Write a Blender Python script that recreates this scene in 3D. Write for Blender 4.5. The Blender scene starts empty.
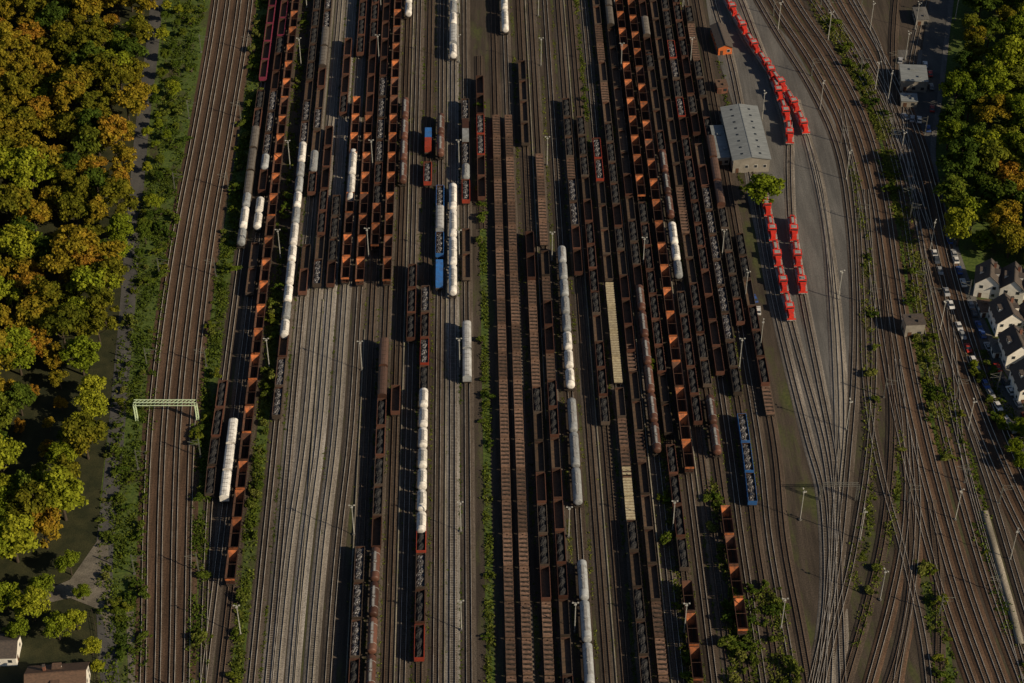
import bpy, math, random
import numpy as np
from mathutils import Matrix, Vector
R = random.Random(7)
scene = bpy.context.scene
scene.view_settings.view_transform = 'Standard'
scene.view_settings.look = 'None'
scene.view_settings.exposure = 0

# ------------------------------------------------------------------ camera
TH = math.radians(42); YAW = math.radians(1.25); F = 1934.0; D = 645.0
fh = Vector((math.sin(YAW), math.cos(YAW), 0))
right = Vector((math.cos(YAW), -math.sin(YAW), 0))
fwd = fh*math.cos(TH) + Vector((0, 0, -math.sin(TH)))
up = right.cross(fwd)
P = -fwd*D
cam = bpy.data.cameras.new("camera"); co = bpy.data.objects.new("camera", cam)
scene.collection.objects.link(co); scene.camera = co
cam.sensor_width = 36; cam.lens = 36*F/1024; cam.clip_start = 1; cam.clip_end = 6000
M = Matrix((right, up, -fwd)).transposed().to_4x4(); M.translation = P
co.matrix_world = M

def gp(px, py):
    """ground survey: map a plan reading to metres on the ground (z=0)"""
    d = fwd + right*((px-512)/F) - up*((py-341.5)/F)
    t = -P.z/d.z
    q = P + d*t
    return (q.x, q.y)
def GP(l): return [gp(*p) for p in l]

# ------------------------------------------------------------------ light
w = bpy.data.worlds.new("World"); scene.world = w; w.use_nodes = True
nt = w.node_tree; bg = nt.nodes["Background"]
sky = nt.nodes.new("ShaderNodeTexSky"); sky.sky_type = 'NISHITA'; sky.sun_disc = False
EL = math.radians(29); AZ = math.radians(119)   # azimuth clockwise from +Y
sky.sun_elevation = EL; sky.sun_rotation = AZ
nt.links.new(sky.outputs[0], bg.inputs[0]); bg.inputs[1].default_value = 0.05
sl = bpy.data.lights.new("sun", 'SUN'); sl.energy = 5.0; sl.angle = math.radians(.5); sl.color = (1, .82, .57)
so = bpy.data.objects.new("sun", sl); scene.collection.objects.link(so)
sd = Vector((math.sin(AZ)*math.cos(EL), math.cos(AZ)*math.cos(EL), math.sin(EL)))
so.rotation_euler = sd.to_track_quat('Z', 'Y').to_euler(); so.location = sd*300

# ------------------------------------------------------------------ materials
MATS = {}
def mat(name, c1, c2=None, scale=1.0, rough=.8, metal=0., world=False, stretch=(1, 1, 1), rnd=0., c3=None, lo=.38, hi=.62, fine=0., spec=.3, streak=0., big=0.):
    m = bpy.data.materials.new(name); m.use_nodes = True; MATS[name] = m
    n = m.node_tree.nodes; L = m.node_tree.links; b = n["Principled BSDF"]
    b.inputs["Roughness"].default_value = rough; b.inputs["Metallic"].default_value = metal
    b.inputs["Specular IOR Level"].default_value = spec
    if c2 is None: c2 = tuple(x*.7 for x in c1)
    if world:
        tc = n.new("ShaderNodeNewGeometry").outputs["Position"]
    else:
        tc = n.new("ShaderNodeTexCoord").outputs["Object"]
        oi = n.new("ShaderNodeObjectInfo")
        va = n.new("ShaderNodeVectorMath"); va.operation = 'ADD'
        ml = n.new("ShaderNodeMath"); ml.operation = 'MULTIPLY'; ml.inputs[1].default_value = 91.
        L.new(oi.outputs["Random"], ml.inputs[0])
        L.new(tc, va.inputs[0]); L.new(ml.outputs[0], va.inputs[1]); tc = va.outputs[0]
    def noise(sc, st, det=4):
        mp = n.new("ShaderNodeMapping"); mp.inputs["Scale"].default_value = st
        L.new(tc, mp.inputs[0])
        no = n.new("ShaderNodeTexNoise"); no.inputs["Scale"].default_value = sc; no.inputs["Detail"].default_value = det
        no.inputs["Roughness"].default_value = .6
        L.new(mp.outputs[0], no.inputs["Vector"]); return no.outputs["Fac"]
    rp = n.new("ShaderNodeValToRGB"); e = rp.color_ramp.elements
    e[0].position = lo; e[1].position = hi; e[0].color = (*c1, 1); e[1].color = (*c2, 1)
    if c3: k = e.new(min(hi+.1, .95)); k.color = (*c3, 1)
    L.new(noise(scale, stretch), rp.inputs[0]); out = rp.outputs[0]
    def mulv(out, fac, a, bb, f0=.3, f1=.7):
        mr = n.new("ShaderNodeMapRange"); mr.inputs[1].default_value = f0; mr.inputs[2].default_value = f1
        mr.inputs[3].default_value = a; mr.inputs[4].default_value = bb; L.new(fac, mr.inputs[0])
        v = n.new("ShaderNodeVectorMath"); v.operation = 'SCALE'
        L.new(out, v.inputs[0]); L.new(mr.outputs[0], v.inputs["Scale"]); return v.outputs[0]
    if fine: out = mulv(out, noise(3.0, (1, 1, 1), 2), 1-fine, 1+fine)
    if streak: out = mulv(out, noise(1.3, (1, .02, 1), 3), 1-streak, 1+streak)
    if big: out = mulv(out, noise(.022, (1.5, .6, 1), 5), 1-big, 1+big)
    if rnd:
        oi2 = n.new("ShaderNodeObjectInfo"); out = mulv(out, oi2.outputs["Random"], 1-rnd, 1+rnd, 0, 1)
    L.new(out, b.inputs["Base Color"])
    return m

def leafmat(name, cols, trans=.25):
    m = bpy.data.materials.new(name); m.use_nodes = True
    n = m.node_tree.nodes; L = m.node_tree.links
    n.remove(n["Principled BSDF"]); o = n["Material Output"]
    oi = n.new("ShaderNodeObjectInfo"); rp = n.new("ShaderNodeValToRGB"); e = rp.color_ramp.elements
    e[0].color = (*cols[0], 1); e[1].color = (*cols[-1], 1); e[0].position = 0; e[1].position = 1
    for i, c in enumerate(cols[1:-1]):
        k = e.new((i+1)/(len(cols)-1)); k.color = (*c, 1)
    g = n.new("ShaderNodeNewGeometry")
    no = n.new("ShaderNodeTexNoise"); no.inputs["Scale"].default_value = .35; no.inputs["Detail"].default_value = 3
    L.new(g.outputs["Position"], no.inputs["Vector"])
    no2 = n.new("ShaderNodeTexNoise"); no2.inputs["Scale"].default_value = .045; no2.inputs["Detail"].default_value = 2
    L.new(g.outputs["Position"], no2.inputs["Vector"])
    ad = n.new("ShaderNodeMath"); ad.operation = 'MULTIPLY_ADD'; ad.inputs[1].default_value = .8
    L.new(no.outputs["Fac"], ad.inputs[0])
    sb = n.new("ShaderNodeMath"); sb.operation = 'MULTIPLY_ADD'; sb.inputs[1].default_value = .75; sb.inputs[2].default_value = -.75
    L.new(oi.outputs["Random"], sb.inputs[0]); L.new(sb.outputs[0], ad.inputs[2])
    ad2 = n.new("ShaderNodeMath"); ad2.operation = 'MULTIPLY_ADD'; ad2.inputs[1].default_value = 1.1
    L.new(no2.outputs["Fac"], ad2.inputs[0]); L.new(ad.outputs[0], ad2.inputs[2])
    L.new(ad2.outputs[0], rp.inputs[0])
    ri = n.new("ShaderNodeMapRange"); ri.inputs[3].default_value = .5; ri.inputs[4].default_value = 1.4
    L.new(g.outputs["Random Per Island"], ri.inputs[0])
    vs = n.new("ShaderNodeVectorMath"); vs.operation = 'SCALE'; L.new(rp.outputs[0], vs.inputs[0]); L.new(ri.outputs[0], vs.inputs["Scale"])
    df = n.new("ShaderNodeBsdfDiffuse"); tr = n.new("ShaderNodeBsdfTranslucent"); mx = n.new("ShaderNodeMixShader"); mx.inputs[0].default_value = trans
    L.new(vs.outputs[0], df.inputs[0]); L.new(vs.outputs[0], tr.inputs[0])
    L.new(df.outputs[0], mx.inputs[1]); L.new(tr.outputs[0], mx.inputs[2]); L.new(mx.outputs[0], o.inputs[0])
    return m

# ------------------------------------------------------------------ mesh builder
class MB:
    def __init__(s): s.v = []; s.f = []; s.m = []; s.mats = []
    def mi(s, m):
        if m not in s.mats: s.mats.append(m)
        return s.mats.index(m)
    def face(s, pts, m):
        k = len(s.v); s.v += [tuple(p) for p in pts]; s.f.append(tuple(range(k, k+len(pts)))); s.m.append(s.mi(m))
    def hexa(s, p, m, skip=()):
        k = len(s.v); s.v += [tuple(q) for q in p]; i = s.mi(m)
        for j, f in enumerate([(0, 3, 2, 1), (4, 5, 6, 7), (0, 1, 5, 4), (1, 2, 6, 5), (2, 3, 7, 6), (3, 0, 4, 7)]):
            if j in skip: continue
            s.f.append(tuple(k+a for a in f)); s.m.append(i)
    def box(s, x, y, z, sx, sy, sz, m, tx=1., ty=1.):
        """centre x,y, bottom z"""
        a, b = sx/2, sy/2; c, d = a*tx, b*ty
        s.hexa([(x-a, y-b, z), (x+a, y-b, z), (x+a, y+b, z), (x-a, y+b, z), (x-c, y-d, z+sz), (x+c, y-d, z+sz), (x+c, y+d, z+sz), (x-c, y+d, z+sz)], m)
    def rings(s, rs, m, cap=True):
        k = len(s.v); n = len(rs[0]); i = s.mi(m)
        for r in rs: s.v += [tuple(q) for q in r]
        for a in range(len(rs)-1):
            for b in range(n):
                s.f.append((k+a*n+b, k+a*n+(b+1) % n, k+(a+1)*n+(b+1) % n, k+(a+1)*n+b)); s.m.append(i)
        if cap:
            s.f.append(tuple(k+b for b in range(n))[::-1]); s.m.append(i)
            s.f.append(tuple(k+(len(rs)-1)*n+b for b in range(n))); s.m.append(i)
    def cyl(s, a, b, r0, r1, m, n=8):
        a = Vector(a); b = Vector(b); d = (b-a).normalized()
        u = d.orthogonal().normalized(); v = d.cross(u)
        s.rings([[c+u*r*math.cos(2*math.pi*i/n)+v*r*math.sin(2*math.pi*i/n) for i in range(n)] for c, r in ((a, r0), (b, r1))], m)
    def mesh(s, name, smooth=False):
        me = bpy.data.meshes.new(name); me.from_pydata(s.v, [], s.f)
        for m in s.mats: me.materials.append(m)
        me.polygons.foreach_set("material_index", s.m)
        if smooth: me.polygons.foreach_set("use_smooth", [True]*len(s.f))
        me.update(); return me
    def obj(s, name, loc=(0, 0, 0), rot=0., parent=None):
        return put(name, s.mesh(name), loc, rot, parent)
def put(name, me, loc=(0, 0, 0), rot=0., parent=None, sc=None):
    o = bpy.data.objects.new(name, me); scene.collection.objects.link(o)
    o.location = loc; o.rotation_euler = (0, 0, rot)
    if sc: o.scale = sc
    if parent: o.parent = parent
    return o

def fastmesh(name, V, Fq, mats, mi=None):
    me = bpy.data.meshes.new(name); nv = len(V); nf = len(Fq)
    me.vertices.add(nv); me.vertices.foreach_set("co", np.asarray(V, dtype=np.float32).ravel())
    me.loops.add(nf*4); me.loops.foreach_set("vertex_index", np.asarray(Fq, dtype=np.int32).ravel())
    me.polygons.add(nf); me.polygons.foreach_set("loop_start", np.arange(0, nf*4, 4, dtype=np.int32))
    me.polygons.foreach_set("loop_total", np.full(nf, 4, dtype=np.int32))
    for m in mats: me.materials.append(m)
    if mi is not None: me.polygons.foreach_set("material_index", np.asarray(mi, dtype=np.int32))
    me.update(calc_edges=True); return me

# ------------------------------------------------------------------ paths
def smooth(pts, step=4.0):
    p = [np.array(q, float) for q in pts]
    if len(p) == 2:
        n = max(2, int(np.linalg.norm(p[1]-p[0])/20)); out = [p[0]+(p[1]-p[0])*i/n for i in range(n+1)]
        return np.array(out)
    p = [2*p[0]-p[1]]+p+[2*p[-1]-p[-2]]; out = []
    for i in range(1, len(p)-2):
        n = max(2, int(np.linalg.norm(p[i+1]-p[i])/step))
        for j in range(n):
            t = j/n
            out.append(.5*((2*p[i])+(-p[i-1]+p[i+1])*t+(2*p[i-1]-5*p[i]+4*p[i+1]-p[i+2])*t*t+(-p[i-1]+3*p[i]-3*p[i+1]+p[i+2])*t**3))
    out.append(p[-2]); return np.array(out)
def normals(q):
    t = np.gradient(q, axis=0); t /= np.linalg.norm(t, axis=1)[:, None]
    return t, np.stack([t[:, 1], -t[:, 0]], 1)
def strip(q, prof):
    """prof: list of (offset,z); returns V,F"""
    t, n = normals(q); k = len(prof); V = []
    for o, z in prof: V.append(np.c_[q+n*o, np.full(len(q), z)])
    V = np.stack(V, 1).reshape(-1, 3); Fq = []
    for i in range(len(q)-1):
        for j in range(k-1): Fq.append((i*k+j, i*k+j+1, (i+1)*k+j+1, (i+1)*k+j))
    return V, Fq
def ribbon(name, pts, width, z, m):
    q = smooth(pts); V, Fq = strip(q, [(-width/2, z), (width/2, z)])
    return put(name, fastmesh(name, V, Fq, [m]))
def poly(name, pts, z, m):
    b = MB(); b.face([(x, y, z) for x, y in pts], m)
    o = b.obj(name)
    if o.data.polygons[0].normal.z < 0: o.data.flip_normals()
    return o

# ------------------------------------------------------------------ palette
m_sleep = mat("sleeper_wood", (.036, .026, .019), (.064, .048, .036), 2, world=True)
m_sleepc = mat("sleeper_concrete", (.14, .128, .11), (.19, .175, .15), 2, world=True)
m_rail = mat("rail_steel", (.56, .53, .49), (.34, .30, .26), .3, rough=.38, metal=.25, world=True, spec=.6)
m_railr = mat("rail_rusty", (.15, .095, .065), (.24, .18, .14), .3, rough=.5, metal=.2, world=True)
def ball(name, a, b, c=None): return mat(name, a, b, .09, world=True, stretch=(2.2, .35, 1), fine=.5, streak=.30, c3=c, rough=.95, big=.38)
B_main = ball("ballast_brown", (.058, .034, .021), (.080, .049, .032))
B_dark = ball("ballast_dark", (.040, .029, .022), (.062, .047, .036))
B_mid = ball("ballast_mid", (.064, .051, .041), (.092, .076, .063))
B_grey = ball("ballast_grey", (.112, .10, .088), (.165, .148, .132))
B_pale = ball("ballast_pale", (.225, .21, .195), (.155, .142, .128))
def groundmat(name, base1, base2, grass1, grass2, g0, g1, st=(1, .25, 1), gs=.12):
    m = mat(name, base1, base2, .25, world=True, stretch=(1.5, .2, 1), fine=.5, streak=.22, rough=.95, big=.25)
    n = m.node_tree.nodes; L = m.node_tree.links; b = n["Principled BSDF"]
    src = b.inputs["Base Color"].links[0].from_socket
    g = n.new("ShaderNodeNewGeometry"); mp = n.new("ShaderNodeMapping"); mp.inputs["Scale"].default_value = st
    L.new(g.outputs["Position"], mp.inputs[0])
    no = n.new("ShaderNodeTexNoise"); no.inputs["Scale"].default_value = gs; no.inputs["Detail"].default_value = 8; no.inputs["Roughness"].default_value = .7
    L.new(mp.outputs[0], no.inputs["Vector"])
    mr = n.new("ShaderNodeMapRange"); mr.inputs[1].default_value = g0; mr.inputs[2].default_value = g1; L.new(no.outputs["Fac"], mr.inputs[0])
    n2 = n.new("ShaderNodeTexNoise"); n2.inputs["Scale"].default_value = 1.1; n2.inputs["Detail"].default_value = 5; L.new(g.outputs["Position"], n2.inputs["Vector"])
    r2 = n.new("ShaderNodeValToRGB"); r2.color_ramp.elements[0].position = .35; r2.color_ramp.elements[1].position = .65
    r2.color_ramp.elements[0].color = (*grass1, 1); r2.color_ramp.elements[1].color = (*grass2, 1); L.new(n2.outputs["Fac"], r2.inputs[0])
    mx = n.new("ShaderNodeMix"); mx.data_type = 'RGBA'
    L.new(mr.outputs[0], mx.inputs["Factor"]); L.new(src, mx.inputs["A"]); L.new(r2.outputs[0], mx.inputs["B"]); L.new(mx.outputs["Result"], b.inputs["Base Color"])
    return m
G_yard = groundmat("yard_soil", (.038, .030, .023), (.060, .047, .037), (.040, .050, .014), (.072, .080, .026), .50, .64)
G_verge = groundmat("verge_grass", (.055, .05, .025), (.045, .04, .02), (.034, .062, .010), (.085, .120, .022), .36, .50, st=(1, .5, 1))
G_forest = mat("forest_floor", (.018, .022, .008), (.035, .036, .014), .2, world=True, fine=.5)
G_asph = mat("asphalt", (.055, .055, .056), (.085, .083, .080), .15, world=True, fine=.25, stretch=(1, .4, 1), rough=.9)
G_conc = mat("concrete_grey", (.080, .079, .078), (.120, .116, .112), .12, world=True, fine=.3, stretch=(1.6, .25, 1), rough=.9, streak=.15, big=.25)
G_trough = mat("cable_trough_concrete", (.22, .20, .165), (.12, .11, .09), .3, world=True, fine=.4, stretch=(1, .3, 1), rough=.9, big=.3)
G_path = mat("gravel_path", (.10, .09, .075), (.16, .145, .12), .2, world=True, fine=.3)
m_white = mat("white_paint", (.74, .72, .68), (.55, .52, .46), .5, rough=.5)

# ------------------------------------------------------------------ ground
poly("ground", [(-1500, -1200), (1500, -1200), (1500, 2500), (-1500, 2500)], 0, G_yard)
poly("forest_ground", GP([(-260, 760), (95, 760), (98, 600), (100, 500), (118, 350), (135, 200), (152, 60), (165, -60), (-260, -60)]), .02, G_forest)
poly("verge_grass", GP([(98, 760), (138, 760), (136, 600), (140, 470), (150, 380), (163, 290), (178, 190), (198, 90), (213, -10), (222, -60), (160, -60), (150, 60), (133, 200), (118, 340), (100, 500), (97, 600)]), .04, G_verge)

# ------------------------------------------------------------------ tracks
TR = {}; NT = [0]
def track(key, pts, bm, conc=False, rusty=False, bw=3.4, img=True):
    i = NT[0]; NT[0] += 1
    q = smooth(GP(pts) if img else pts)
    s = np.r_[0, np.cumsum(np.linalg.norm(np.diff(q, axis=0), axis=1))]
    TR[key] = (q, s)
    z = .10+i*.0028
    V, Fq = strip(q, [(-bw/2-.45, .012+i*.0003), (-bw/2, z), (bw/2, z), (bw/2+.45, .012+i*.0003)])
    V = list(V); MI = [0]*len(Fq); Fq = list(Fq)
    ss = np.arange(.3, s[-1], .65); ss = ss+np.random.RandomState(i).uniform(-.05, .05, len(ss))
    ss = np.clip(ss, 0, s[-1])
    cx = np.interp(ss, s, q[:, 0]); cy = np.interp(ss, s, q[:, 1]); c = np.stack([cx, cy], 1)
    t, n = normals(c); zt = z+.05
    k = len(V); hw = 1.3; hl = .13
    c8 = []
    for (a, b, zz) in [(-hw, -hl, z-.02), (hw, -hl, z-.02), (hw, hl, z-.02), (-hw, hl, z-.02), (-hw, -hl, zt), (hw, -hl, zt), (hw, hl, zt), (-hw, hl, zt)]:
        c8.append(np.c_[c+n*a+t*b, np.full(len(c), zz)])
    sv = np.stack(c8, 1).reshape(-1, 3)
    base = k+np.arange(len(c))*8
    sf = []
    for f in [(4, 5, 6, 7), (0, 1, 5, 4), (1, 2, 6, 5), (2, 3, 7, 6), (3, 0, 4, 7)]:
        sf.append(np.stack([base+a for a in f], 1))
    sf = np.concatenate(sf)
    V = np.concatenate([np.array(V), sv]); Fa = np.concatenate([np.array(Fq), sf]); MI = MI+[1]*len(sf)
    for o in (-.7525, .7525):
        zr = .50+i*.0005
        rv, rf = strip(q, [(o-.05, .2), (o-.05, zr), (o+.05, zr), (o+.05, .2)])
        rf = np.array(rf)+len(V); V = np.concatenate([V, rv]); Fa = np.concatenate([Fa, rf]); MI += [2]*len(rf)
    put("railway_track", fastmesh("railway_track", V, Fa, [bm, m_sleepc if conc else m_sleep, m_railr if rusty else m_rail], MI))
def X341(x): return gp(x, 341.5)[0]
def straight(x, bm, y0=-190, y1=300, **k): track(x, [(X341(x), y0), (X341(x), y1)], bm, img=False, **k)
def ximg(x, y): return 455+(x-455)*(y+1400)/1741.5

for k, off in enumerate((0, 1, 2, 3)):
    track("main%d" % k, [(141+off*14.5, 760), (144+off*14.5, 640), (146+off*14.5, 520), (151+off*14, 420), (161+off*13.3, 330), (176+off*12.6, 230), (195+off*12, 130), (214+off*11.5, 20), (224+off*11, -60)], B_main, bw=4.4)
track(230, [(203, 740), (204, 650), (207, 560), (212, 480), (ximg(230, 400), 400), (230, 341), (ximg(230, 200), 200), (ximg(230, 60), 60), (ximg(230, -70), -70)], B_dark)
for x, bm, kw in [(245, B_mid, {}), (259, B_dark, {}), (285, B_mid, {}), (299, B_grey, {}), (371, B_mid, {}), (385, B_mid, {}), (398, B_dark, {}),
                  (411, B_mid, {}), (425, B_dark, {}), (439, B_mid, {}), (453, B_pale, {}), (467, B_mid, {}), (502, B_dark, {}), (516, B_mid, {}), (534, B_dark, {}), (549, B_mid, {}),
                  (567, B_dark, {}), (583, B_mid, {}), (598, B_dark, {}), (614, B_mid, {}), (629, B_dark, {}), (644, B_mid, {}), (657, B_dark, {}), (672, B_dark, {}), (686, B_mid, {}), (700, B_dark, {})]:
    straight(x, bm, rusty=x in (259, 371, 385, 398, 425, 502, 534, 549, 583, 598, 629, 657, 686, 700), **kw)
for j, x in enumerate((313, 327, 342, 357)):
    track(x, [(ximg(x-8, 760), 760), (ximg(x-8, 640), 640), (ximg(x-6, 540), 540), (ximg(x-1, 440), 440), (x, 341), (ximg(x, 200), 200), (ximg(x, 60), 60), (ximg(x, -70), -70)], [B_grey, B_pale, B_grey, B_mid][j], conc=j < 3)
for x in (714, 728, 742, 756):
    d = (x-700)
    track(x, [(ximg(x, -70), -70), (ximg(x, 60), 60), (ximg(x, 200), 200), (x, 341), (ximg(x, 450), 450), (ximg(x, 540)-d*.12, 540), (ximg(x, 640)-d*.1, 640), (ximg(x, 760)-d*.1, 760)], B_dark, rusty=x in (728, 756))
track("la", [(702, -60), (713, 0), (730, 60), (744, 130), (756, 200), (770, 280), (788, 360), (808, 440), (823, 500), (826, 600), (812, 700), (800, 760)], B_grey)
track("lb", [(690, -60), (724, 0), (748, 42), (770, 75), (795, 112), (816, 170), (828, 240), (838, 330), (842, 420), (836, 500), (832, 600), (826, 760)], B_grey, conc=True)
track("lc", [(745, 160), (760, 190), (768, 220), (778, 270), (790, 320), (806, 380), (824, 450), (832, 520), (828, 600), (812, 760)], B_grey)
track("ld", [(715, -60), (737, -10), (756, 40), (776, 92), (788, 130), (789, 170), (791, 220), (797, 265), (806, 315), (820, 385), (834, 460), (838, 530), (840, 600), (846, 760)], B_grey)
track("le", [(735, -40), (775, 30), (812, 90), (838, 150), (850, 220), (855, 300), (854, 380), (848, 460), (838, 560), (822, 640), (792, 760)], B_mid)
cA = [(748, -70), (783, 0), (822, 60), (852, 120), (872, 190), (884, 270), (896, 350), (912, 430), (932, 510), (958, 600), (990, 690), (1015, 760)]
for k in range(5):
    o = (k-1)*12.5
    track("A%d" % k, [(x+o*(.85+.0004*y)+(4 if k > 2 else 0), y-o*.25) for x, y in cA], B_main if k < 4 else B_dark, bw=3.6)
cB = [(800, -70), (838, 0), (872, 60), (902, 125), (922, 190), (940, 270), (962, 350), (990, 430), (1030, 520), (1080, 610)]
for k in range(3):
    o = (k-1)*12.5
    track("B%d" % k, [(x+o*(.85+.0004*y), y-o*.25) for x, y in cB], B_main, bw=3.6)
track("s1", [(866, 190), (872, 280), (874, 370), (868, 460), (852, 560), (832, 640), (806, 760)], B_dark)
track("s2", [(884, 270), (890, 360), (892, 440), (884, 530), (866, 610), (840, 700), (826, 760)], B_dark, rusty=True)
track("s3", [(897, 360), (906, 440), (906, 520), (892, 600), (868, 690), (850, 760)], B_main)
track("s4", [(913, 430), (918, 510), (912, 590), (898, 670), (886, 760)], B_main)
track("s5", [(930, 500), (938, 580), (938, 670), (936, 760)], B_dark, rusty=True)
track("s6", [(948, 300), (955, 370), (962, 450), (984, 540), (1014, 640), (1040, 740)], B_main)
track("s7", [(855, 0), (880, 50), (890, 110), (905, 160), (930, 230)], B_dark)
track("s8", [(905, -60), (896, 0), (893, 60), (897, 120), (910, 180)], B_dark, rusty=True)
track("s9", [(935, -60), (925, 0), (912, 60), (905, 120), (912, 180)], B_mid)
track("s10", [(842, 110), (856, 200), (862, 300), (866, 390), (880, 470), (905, 560), (925, 650), (935, 760)], B_dark)
track("s11", [(862, 760), (900, 650), (912, 560), (906, 470), (893, 390), (884, 300)], B_dark, rusty=True)
track("s12", [(960, 400), (990, 490), (1020, 590), (1050, 690)], B_dark)
track("s13", [(795, 100), (812, 160), (826, 230), (832, 300), (836, 380), (838, 450)], B_grey, conc=True)

poly("yard_asphalt", GP([(700, -40), (735, -20), (790, 40), (835, 120), (850, 220), (852, 330), (846, 440), (838, 500), (822, 500), (800, 420), (770, 300), (748, 200), (738, 120), (712, 40)]), .06, G_conc)
ribbon("service_road", GP([(135, 760), (112, 690), (106, 620), (104, 560), (112, 480), (121, 380), (128, 300), (134, 220), (143, 120), (153, 40), (162, -60)]), 5.2, .08, G_asph)
poly("gravel_path", GP([(40, 592), (70, 580), (98, 540), (108, 545), (112, 600), (108, 640), (100, 610), (70, 598), (40, 605)]), .085, G_path)
ribbon("gravel_path", GP([(131, 760), (132, 683), (130, 612)]), 2.2, .09, G_path)
ribbon("street", GP([(948, -60), (938, 20), (930, 90), (922, 150), (930, 205), (944, 255), (962, 310), (985, 365), (1010, 410), (1050, 470)]), 9.5, .08, G_asph)
ribbon("pavement", GP([(959, -60), (949, 20), (941, 90), (933, 150), (941, 200), (957, 252), (976, 305), (999, 357), (1025, 400)]), 2.0, .20, G_conc)
poly("car_park", GP([(895, 50), (940, 50), (935, 120), (910, 150), (895, 110)]), .07, G_conc)
poly("verge_grass", GP([(952, -60), (1300, -60), (1300, 560), (1050, 480), (1010, 400), (985, 350), (950, 255), (936, 200), (934, 150), (942, 90)]), .05, G_verge)
def ln(x, y0, y1): return [(ximg(x, y0), y0), (ximg(x, (y0+y1)/2), (y0+y1)/2), (ximg(x, y1), y1)]
def slab(name, pts, wd, z0, z1, m):
    q = smooth(pts); V, Fq = strip(q, [(-wd/2, z0), (-wd/2, z1), (wd/2, z1), (wd/2, z0)]); put(name, fastmesh(name, V, Fq, [m]))
slab("concrete_platform", GP([(984, 512), (996, 555), (1010, 605), (1020, 645)]), 2.2, 0, .62, G_trough)
for x, a, b_ in [(320, 740, 300), (364, 740, 330), (404, 740, -40), (446, 740, -40), (542, 420, -40), (590, 740, -40), (636, 740, 200), (679, 500, 100)]:
    slab("cable_trough", GP(ln(x, a, b_)), .42, .0, .36, G_trough)

# ------------------------------------------------------------------ vegetation
L_gold = leafmat("leaf_autumn", [(.065, .080, .010), (.140, .135, .014), (.24, .18, .018), (.27, .14, .02)])
L_green = leafmat("leaf_green", [(.085, .125, .012), (.16, .20, .016), (.25, .26, .022)])
L_dark = leafmat("leaf_dark", [(.034, .062, .012), (.070, .105, .014), (.14, .155, .018)])
L_weed = leafmat("leaf_weed", [(.045, .075, .012), (.09, .12, .018), (.14, .15, .035)])
m_bark = mat("bark", (.06, .045, .03), (.03, .024, .018), 3)
def quads(C, N, size, rs):
    n = len(C); N = N/np.maximum(np.linalg.norm(N, axis=1)[:, None], 1e-6)
    a = np.cross(N, rs.normal(size=(n, 3))); a /= np.maximum(np.linalg.norm(a, axis=1)[:, None], 1e-6)
    b = np.cross(N, a); s = size*rs.uniform(.5, 1.3, (n, 1))
    V = np.stack([C-a*s-b*s*.5, C+a*s*.3-b*s*.9, C+a*s+b*s*.4, C-a*s*.2+b*s], 1).reshape(-1, 3)
    return V, np.arange(n*4).reshape(-1, 4)
def tree_mesh(name, seed, leaf, h=15., r=6.5, nl=40, per=88, size=.41):
    rs = np.random.RandomState(seed); b = MB()
    b.cyl((0, 0, -.2), (0, 0, h*.45), .42, .28, m_bark, 7)
    b.cyl((0, 0, h*.45), (.3, .2, h*.85), .28, .08, m_bark, 6)
    C = []; N = []
    zc = h*.60; rz = h*.40
    for i in range(nl):
        ph = rs.uniform(0, 2*math.pi); ct = rs.uniform(-.55, 1); st = math.sqrt(1-ct*ct); rr = rs.uniform(.5, .92)*(1 if i % 5 else .3)
        c = np.array([math.cos(ph)*st*r*rr, math.sin(ph)*st*r*rr, zc+ct*rz*rr*.95])
        lr = rs.uniform(.12, .36)*r
        if i < 9: b.cyl((0, 0, h*rs.uniform(.25, .5)), tuple(c), .14, .04, m_bark, 5)
        pn = int(per*(lr/(.24*r))**1.5)
        d = rs.normal(size=(pn, 3)); d /= np.linalg.norm(d, axis=1)[:, None]
        d[:, 2] = np.where(d[:, 2] < -.3, -d[:, 2], d[:, 2])
        rad = lr*rs.uniform(.45, 1.25, (pn, 1))
        C.append(c+d*rad*np.array([1, 1, .75])); N.append(d+rs.normal(size=(pn, 3))*.6+np.array([0, 0, .3]))
    C = np.concatenate(C); N = np.concatenate(N)
    V, Q = quads(C, N, size, rs)
    k = len(b.v); bv = np.array(b.v)
    bf = [f for f in b.f if len(f) == 4]
    Vv = np.concatenate([bv, V]); Fv = np.concatenate([np.array(bf), Q+k])
    return fastmesh(name, Vv, Fv, [m_bark, leaf], [0]*len(bf)+[1]*len(Q))
T_gold = [tree_mesh("autumn_tree", s, L_gold, h=15+s % 3*1.5, r=5.6+s % 2) for s in range(5)]
T_green = [tree_mesh("deciduous_tree", 20+s, L_green, h=14+s, r=6+s*.5) for s in range(4)]
T_dark = [tree_mesh("deciduous_tree", 40+s, L_dark, h=14+s, r=5.5+s*.4) for s in range(3)]
BUSH = [tree_mesh("bush", 60+s, L_dark if s % 2 else L_weed, h=2.6, r=1.9, nl=12, per=42, size=.22) for s in range(4)]
def inpoly(x, y, P_):
    c = False; j = len(P_)-1
    for i in range(len(P_)):
        if (P_[i][1] > y) != (P_[j][1] > y) and x < (P_[j][0]-P_[i][0])*(y-P_[i][1])/(P_[j][1]-P_[i][1])+P_[i][0]: c = not c
        j = i
    return c
TREES = []
def tree(name, lst, x, y, s, zs=1.):
    TREES.append((x, y)); put(name, R.choice(lst), (x, y, 0), R.uniform(0, 6.28), None, (s*R.uniform(.92, 1.1), s, s*zs))
HOLE = [(gp(38, 455), 13), (gp(50, 395), 9), (gp(20, 330), 8), (gp(60, 250), 6)]
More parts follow.
